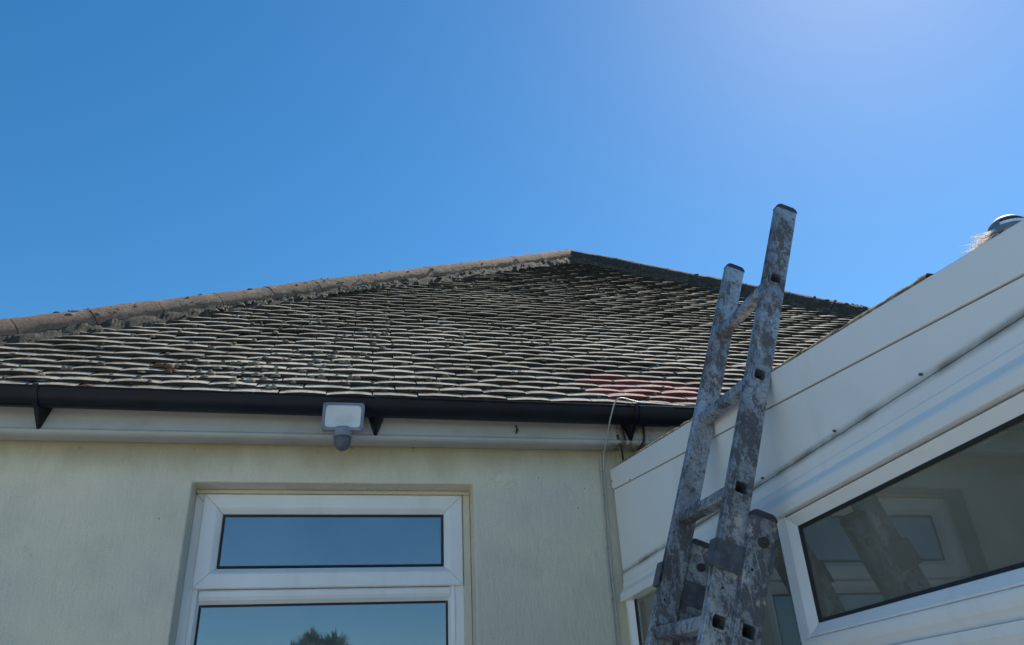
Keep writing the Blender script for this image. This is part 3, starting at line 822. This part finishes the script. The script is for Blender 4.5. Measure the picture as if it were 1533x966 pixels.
# ------------------------------------------------------------ ladder
K = 1.10
LA = Vector((.351, 0, .9364)); LA.normalize()            # up the ladder
AA = Vector((LA.z, 0, -LA.x))                             # depth, towards the building
P1 = Vector((1.029 * K, 0, 1.5 + 1.015 * K))              # axis at the top rung
YN, YF = 1.55 * K, 1.88 * K                               # outer face of near stile, inner face of far stile
PIT = .2925 * K
ST_D, ST_T, RH = .058 * K, .025 * K, .0155 * K            # stile depth, stile thickness, half rung
ladder = empty('ladder', 'paint splattered aluminium extension ladder leaning against the white roof trim', 'ladder')
def LP(s, a, y, base=P1): return base + LA * (s + (y - YN) / (YF - YN) * .022) + AA * a + Vector((0, y, 0))
def section(name, base, s_top, s_bot, yn, yf):
    sec = link(name, None, ladder)
    rungs = []; s = 0.0
    while s > s_bot + .05: rungs.append(s); s -= PIT
    hd = ST_D / 2; rh = RH
    for side, y0 in ((0, yn), (1, yf)):
        mb = MB(); ya, yb = y0, y0 + ST_T
        lip = .007
        # broad faces with a square hole at each rung
        marks = [s_bot]
        for r_ in sorted(rungs): marks += [r_ - rh, r_ + rh]
        marks.append(s_top)
        for yy in (ya, yb):
            for i in range(len(marks) - 1):
                s0, s1 = marks[i], marks[i + 1]
                cols = [(-hd, -rh), (rh, hd)] if i % 2 else [(-hd, -rh), (-rh, rh), (rh, hd)]
                for a0, a1 in cols:
                    mb.add([LP(s0, a0, yy, base), LP(s0, a1, yy, base), LP(s1, a1, yy, base), LP(s1, a0, yy, base)], [(0, 1, 2, 3)])
        for aa in (-hd, hd):
            for i in range(len(marks) - 1):
                s0, s1 = marks[i], marks[i + 1]
                mb.add([LP(s0, aa, ya, base), LP(s0, aa, yb, base), LP(s1, aa, yb, base), LP(s1, aa, ya, base)], [(0, 1, 2, 3)])
        st = mb.build('stile', 'alu', sec, bevel=.004, seg=3, weld=True)
        # raised ribs along the narrow edge and the broad face
        rb = MB()
        for aa in (-hd + .0075,):
            vs = [LP(s_, a_, y_, base) for s_ in (s_bot, s_top - .01) for a_, y_ in ((aa - .0022, ya + .001), (aa - .0022, ya - .0022), (aa + .0022, ya - .0022), (aa + .0022, ya + .001))]
            rb.add(vs, [(0, 1, 5, 4), (1, 2, 6, 5), (2, 3, 7, 6), (0, 1, 2, 3), (4, 5, 6, 7)])
        vs = [LP(s_, a_, y_, base) for s_ in (s_bot, s_top - .01) for a_, y_ in ((-hd + .001, ya + .009), (-hd - .002, ya + .009), (-hd - .002, yb - .009), (-hd + .001, yb - .009))]
        rb.add(vs, [(0, 1, 5, 4), (1, 2, 6, 5), (2, 3, 7, 6), (0, 1, 2, 3), (4, 5, 6, 7)])
        rb.build('stile_rib', 'alu', sec)
        # moulded end cap with rounded shoulders
        cp = MB(); e = .0012; prof = [(-hd - e, -.045), (-hd - e, .000), (-hd + .005, .008), (-hd + .013, .011), (hd - .013, .011), (hd - .004, .006), (hd + e, -.002), (hd + e, -.022)]
        n = len(prof)
        vs = [LP(s_top + p[1] * 1.0 , p[0], y_, base) for y_ in (ya - .003, yb + .003) for p in prof]
        fs = [(i, (i + 1) % n, n + (i + 1) % n, n + i) for i in range(n)] + [tuple(range(n)), tuple(range(n, 2 * n))]
        vs2 = [LP(s_top + (p[1] if p[1] > -.01 else -.007), p[0], y_, base) for y_ in (ya - .0012, yb + .0012) for p in prof]
        cp.add(vs2, fs); cp.build('end_cap', 'plastic_dark', sec, bevel=.003)
    for r_ in rungs:
        mb = MB(); o = rh; i_ = rh - .0028; y0, y1 = yn - .0022, yf + ST_T + .0022
        def sq(h_, c=.35): 
            q = h_ * c
            return [(-h_, -h_ + q), (-h_, h_ - q), (-h_ + q, h_), (h_ - q, h_), (h_, h_ - q), (h_, -h_ + q), (h_ - q, -h_), (-h_ + q, -h_)]
        O_, I_ = sq(o - .0003, .25), sq(i_, .25); n = 8
        ring_ = lambda S_, y: [LP(r_ + s_, a_, y, base) for a_, s_ in S_]
        vs = ring_(O_, y0) + ring_(O_, y1) + ring_(I_, y0) + ring_(I_, y1)
        fs = []
        for k in range(n):
            k2 = (k + 1) % n
            fs += [(k, k2, n + k2, n + k), (2 * n + k, 2 * n + k2, 3 * n + k2, 3 * n + k), (k, k2, 2 * n + k2, 2 * n + k), (n + k, n + k2, 3 * n + k2, 3 * n + k)]
        mb.add(vs, fs)
        # swaged flange on the outer faces
        for yy, dy in ((yn, -.0035), (yf + ST_T, .0035)):
            F = sq(o + .0045, .45); G = sq(o - .001, .25)
            vs = [LP(r_ + s_, a_, yy + (.0005 if dy < 0 else -.0005), base) for a_, s_ in F] + [LP(r_ + s_, a_, yy + dy, base) for a_, s_ in sq(o + .003, .4)] + [LP(r_ + s_, a_, yy + dy, base) for a_, s_ in G]
            mb.add(vs, [(j * n + k, j * n + (k + 1) % n, (j + 1) * n + (k + 1) % n, (j + 1) * n + k) for j in range(2) for k in range(n)])
        mb.build('rung', 'alu', sec)
    return sec
s_ground = lambda base: -(base.z) / LA.z
upper = section('upper_section', P1, .245 * K, -1.95, YN, YF)
base_off = AA * (.0575 * K)
b0 = P1 + base_off
# base rungs sit level with the upper rungs from the fourth one down
b_first = P1 + base_off - LA * (PIT * 3)
lower = section('base_section', b_first, .245 * K, s_ground(b_first) + .03, YN - .014, YF + .012)
# guide brackets, bolts and catches
def lbox(s0, s1, a0, a1, y0, y1, base, mb=None):
    mb = mb or MB(); v = [LP(s_, a_, y_, base) for s_ in (s0, s1) for a_ in (a0, a1) for y_ in (y0, y1)]
    return mb.add(v, [(0, 1, 3, 2), (4, 6, 7, 5), (0, 4, 5, 1), (2, 3, 7, 6), (0, 2, 6, 4), (1, 5, 7, 3)])
hd = ST_D / 2
sg = .115                                        # guide height above the fourth rung
gb = lbox(sg, sg + .066, -hd - .0575 * K - .006, -hd + .003, YN - .0075, YN - .0040, b_first)
lbox(sg, sg + .066, -hd - .0575 * K - .009, -hd - .0575 * K - .006, YN - .0075, YN + ST_T + .004, b_first, gb)
gb.build('guide_bracket', 'bracket_alu', ladder, bevel=.002)
gb = lbox(sg, sg + .066, -hd - .0575 * K - .006, -hd + .003, YF + ST_T + .006, YF + ST_T + .010, b_first)
lbox(sg, sg + .066, -hd - .0575 * K - .010, -hd - .0575 * K - .006, YF - .004, YF + ST_T + .010, b_first, gb)
gb.build('guide_bracket', 'bracket_alu', ladder, bevel=.002)
lbox(.095, .16, -hd + .004, hd + .001, YF + .0085, YF + .0115, b_first).build('stay_plate', 'bracket_alu', ladder, bevel=.002)
lbox(.14, .205, hd - .004, hd + .004, YN - .018, YN + .008, b_first).build('side_catch', 'bracket_alu', ladder, bevel=.002)
def bolt(s_, a_, y_, base, r=.0115):
    b = MB(); b.tube([LP(s_, a_, y_, base), LP(s_, a_, y_ - .009, base)], r, 10); b.tube([LP(s_, a_, y_ - .008, base), LP(s_, a_, y_ - .016, base)], r * .55, 6)
    b.build('bolt', 'plastic_dark', ladder)
bolt(.205, .004, YN - .0135, b_first, .0125); bolt(.205, .008, YF + .012, b_first, .0115)
for s_, a_, base, y_ in ((.135, -.012, b_first, YN - .0138), (.075 - PIT * 3, -.004, P1, YN), (.085 - PIT * 3, -.012, P1, YF)):
    MB().tube([LP(s_, a_, y_ + .001, base), LP(s_, a_, y_ - .0008, base)], .0036, 8).build('rivet_hole', 'gasket', ladder)

# ------------------------------------------------------------ reflected garden tree behind the viewer
tr = empty('cordyline_tree', 'spiky leaved garden tree mirrored in the lower house window', 'tree')
tb = Vector((-.55, -9.6, 0))
MB().tube([tb, tb + Vector((.05, 0, 1.2)), tb + Vector((.0, .05, 2.2)), tb + Vector((.02, .05, 2.9))], [.16, .13, .11, .09], 10).build('trunk', 'bark', tr)
mb = MB(); rt_ = random.Random(9)
heads = [tb + Vector((x, y, z)) for x, y, z in ((.1, 0, 3.05), (-.45, .1, 2.95), (.6, -.1, 2.85), (-.2, .3, 3.05), (.35, .2, 2.95), (-.8, -.1, 2.55), (.95, .2, 2.45), (.1, .4, 2.5), (-.1, .1, 3.2), (.3, .1, 3.12))]
for hc in heads:
    for i in range(420):
        th = rt_.uniform(0, 2 * math.pi); ph = math.acos(rt_.uniform(-.35, 1))
        d = Vector((math.sin(ph) * math.cos(th), math.sin(ph) * math.sin(th), math.cos(ph)))
        L = rt_.uniform(.25, .48); sd = d.cross(Vector((0, 0, 1)))
        if sd.length < .01: sd = Vector((1, 0, 0))
        sd.normalize(); w = .028; tip = hc + d * L + Vector((0, 0, -.12 * math.sin(ph) * L)); md = hc + d * L * .5 + Vector((0, 0, .05))
        mb.add([hc - sd * w * .6, hc + sd * w * .6, md + sd * w, md - sd * w, tip], [(0, 1, 2, 3), (3, 2, 4)])
mb.build('crown', 'leaf', tr)
# ------------------------------------------------------------ person on the extension roof
M['skin'] = m_simple("skin", (.55, .33, .24), .55)
M['hair'] = m_simple("pale_blond_hair", (.98, .92, .86), .5, 0, .02, 60)
_t = M['hair'].node_tree; _tr = _t.nodes.new("ShaderNodeBsdfTranslucent"); _tr.inputs[0].default_value = (1.0, .96, .92, 1)
_mx = _t.nodes.new("ShaderNodeMixShader"); _mx.inputs[0].default_value = .7
_t.links.new(_t.nodes["Principled BSDF"].outputs[0], _mx.inputs[1]); _t.links.new(_tr.outputs[0], _mx.inputs[2])
_t.links.new(_mx.outputs[0], _t.nodes["Material Output"].inputs[0])
M['hair_dark'] = m_simple("hair_roots", (.12, .075, .05), .6)
M['cap_white'] = m_simple("white_cap_cloth", (.80, .80, .80), .6)
M['cap_blue'] = m_simple("blue_grey_cap_cloth", (.13, .20, .28), .6)
M['cap_dark'] = m_simple("navy_cap_cloth", (.02, .025, .045), .6)
M['cloth'] = m_simple("navy_work_cloth", (.03, .035, .05), .85)
person = empty('person', 'person kneeling on the extension roof in a blue and white cap, pale hair blowing back', 'person')
HC = Vector((2.62, 2.250, 3.258))            # head centre
FD = Vector((.62, -.78, 0)).normalized()      # facing
SDv = Vector((FD.y, -FD.x, 0))               # right hand side
UPv = Vector((0, 0, 1))
def PP(f, s_, u): return HC + FD * f + SDv * s_ + UPv * u
RZ = 2.375 - HC.z
def skinmesh(name, nodes, edges, mat, parent, sub=2):
    me = bpy.data.meshes.new(name); bm = bmesh.new(); lay = bm.verts.layers.skin.verify()
    vs = []
    for i, (p, r) in enumerate(nodes):
        v = bm.verts.new(p); v[lay].radius = (r, r) if not isinstance(r, tuple) else r; v[lay].use_root = (i == 0); vs.append(v)
    for a, b in edges: bm.edges.new((vs[a], vs[b]))
    bm.to_mesh(me); bm.free(); me.materials.append(M[mat])
    o = link(name, me, parent)
    sk = o.modifiers.new('skin', 'SKIN'); sk.use_smooth_shade = True
    ss = o.modifiers.new('sub', 'SUBSURF'); ss.levels = sub; ss.render_levels = sub
    return o
nodes = [(PP(-.16, 0, RZ + .27), .125), (PP(-.13, 0, RZ + .42), .115), (PP(-.08, 0, RZ + .56), .125), (PP(-.04, 0, RZ + .68), .09), (PP(-.01, 0, -.13), .050), (PP(.005, 0, -.05), .062), (PP(.005, 0, .02), .072), (PP(0, 0, .055), .045)]
edges = [(i, i + 1) for i in range(7)]
def chain(start, pts):
    prev = start
    for p, r in pts:
        nodes.append((p, r)); edges.append((prev, len(nodes) - 1)); prev = len(nodes) - 1
    return prev
hands = []
for sg_ in (-1, 1):
    h_ = chain(3, [(PP(-.02, sg_ * .17, RZ + .66), .055), (PP(.10, sg_ * .22, RZ + .43), .043), (PP(.30, sg_ * .17, RZ + .30), .033), (PP(.36, sg_ * .155, RZ + .27), .028), (PP(.41, sg_ * .15, RZ + .25), .026)])
    for q in range(4):
        o_ = (q - 1.5) * .019
        chain(h_, [(PP(.445, sg_ * .15 + o_, RZ + .235), .0095), (PP(.475, sg_ * .15 + o_, RZ + .215), .0085), (PP(.488 - .006 * abs(q - 1), sg_ * .15 + o_, RZ + .190), .007)])
    chain(h_ - 1, [(PP(.385, sg_ * .15 - sg_ * .035, RZ + .25), .0105), (PP(.42, sg_ * .15 - sg_ * .045, RZ + .228), .009)])
    chain(0, [(PP(-.10, sg_ * .11, RZ + .24), .095), (PP(.12, sg_ * .15, RZ + .16), .075), (PP(.24, sg_ * .16, RZ + .075), .058), (PP(.02, sg_ * .155, RZ + .058), .052), (PP(-.16, sg_ * .15, RZ + .050), .036), (PP(-.20, sg_ * .15, RZ + .040), .034), (PP(-.27, sg_ * .15, RZ + .030), .028)])
chain(6, [(PP(.072, 0, -.012), .014), (PP(.088, 0, -.028), .010)])        # nose
chain(6, [(PP(0, .074, -.012), .012)]); chain(6, [(PP(0, -.074, -.012), .012)])  # ears
skinmesh('body', nodes, edges, 'skin', person)
# jacket and trousers over the body
nodes = [(PP(-.16, 0, RZ + .27), .145), (PP(-.13, 0, RZ + .42), .135), (PP(-.08, 0, RZ + .56), .142), (PP(-.04, 0, RZ + .68), .10), (PP(-.03, 0, RZ + .73), .066)]
edges = [(0, 1), (1, 2), (2, 3), (3, 4)]
for sg_ in (-1, 1):
    chain(3, [(PP(-.02, sg_ * .17, RZ + .66), .070), (PP(.10, sg_ * .22, RZ + .43), .056), (PP(.30, sg_ * .17, RZ + .30), .044)])
skinmesh('jacket', nodes, edges, 'cloth', person)
for sg_ in (-1, 1):
    nodes = [(PP(-.12, sg_ * .09, RZ + .25), .115), (PP(.12, sg_ * .15, RZ + .16), .088), (PP(.24, sg_ * .16, RZ + .080), .070), (PP(.02, sg_ * .155, RZ + .066), .064), (PP(-.16, sg_ * .15, RZ + .056), .050)]
    edges = [(i, i + 1) for i in range(4)]
    skinmesh('trouser_leg', nodes, edges, 'cloth', person)
# cap: dome in panels and bands, with a peak at the front
cap_m = Matrix.Translation(HC + Vector((0, 0, .012))) @ Matrix((FD, -SDv, UPv)).transposed().to_4x4() @ Matrix.Rotation(R(4), 4, 'Y')
mb = MB(); NL, NM = 9, 28; CR = .080
def lat(i): return -.22 + (math.pi / 2 + .22) * i / NL
vs = [cap_m @ Vector((math.cos(2 * math.pi * k / NM) * math.cos(lat(i)) * CR * 1.03, math.sin(2 * math.pi * k / NM) * math.cos(lat(i)) * CR * .95, math.sin(lat(i)) * CR * .98)) for i in range(NL + 1) for k in range(NM)]
mb.add(vs, [])
for i in range(NL):
    for k in range(NM):
        band = [1, 1, 0, 2, 1, 0, 2, 0, 0][i]
        if 9 <= k <= 19: band = 1 if i < 6 else 0
        mb.f.append((i * NM + k, i * NM + (k + 1) % NM, (i + 1) * NM + (k + 1) % NM, (i + 1) * NM + k)); mb.mi.append(band); mb.sm.append(True)
cap_o = mb.build('cap', ['cap_white', 'cap_blue', 'cap_dark'], person)
sl = cap_o.modifiers.new('thick', 'SOLIDIFY'); sl.thickness = .003
mb = MB(); pk = []
for i in range(5):
    for k in range(11):
        a = R(-62 + 124 * k / 10); r_ = CR * 1.05 + .065 * (i / 4) * math.cos(a) ** .7
        pk.append(cap_m @ Vector((math.cos(a) * r_ * 1.05, math.sin(a) * r_ * .93, -.018 - .010 * (i / 4) - .012 * math.sin(a) ** 2)))
mb.add(pk, [(i * 11 + k, i * 11 + k + 1, (i + 1) * 11 + k + 1, (i + 1) * 11 + k) for i in range(4) for k in range(10)], 0, True)
pko = mb.build('cap_peak', 'cap_blue', person); pko.modifiers.new('thick', 'SOLIDIFY').thickness = .003
# hair: roots on the skull and strands blown back
mb = MB(); rh_ = random.Random(4)
for i in range(240):
    a = rh_.uniform(R(100), R(262)); zz_ = rh_.uniform(-.070, .012)
    root = cap_m @ Vector((math.cos(a) * CR * .86, math.sin(a) * CR * .80, zz_))
    blow = Vector((-.70, .62, -.30)) + Vector((rh_.gauss(0, .22), rh_.gauss(0, .22), rh_.gauss(0, .24)))
    L = rh_.uniform(.04, .10); n_ = blow.orthogonal().normalized(); w = rh_.uniform(.0015, .0035)
    p = [root, root + blow * L * .45 + Vector((0, 0, -.004)), root + blow * L * .8 + Vector((0, 0, .0)), root + blow * L * 1.1 + Vector((0, 0, .008 * rh_.uniform(-1, 1)))]
    mb.tube(p, [w, w * .9, w * .6, w * .2], 4)
mb.build('hair', 'hair', person)
mb = MB()
vs = []
for i in range(7):
    for k in range(18):
        a = R(55) + R(250) * k / 17; t = i / 6
        vs.append(cap_m @ Vector((math.cos(a) * CR * (.93 - .10 * t), math.sin(a) * CR * (.86 - .1 * t), -.005 - .10 * t)))
mb.add(vs, [(i * 18 + k, i * 18 + k + 1, (i + 1) * 18 + k + 1, (i + 1) * 18 + k) for i in range(6) for k in range(17)], 0, True)
mb.build('hair_back', 'hair_dark', person)
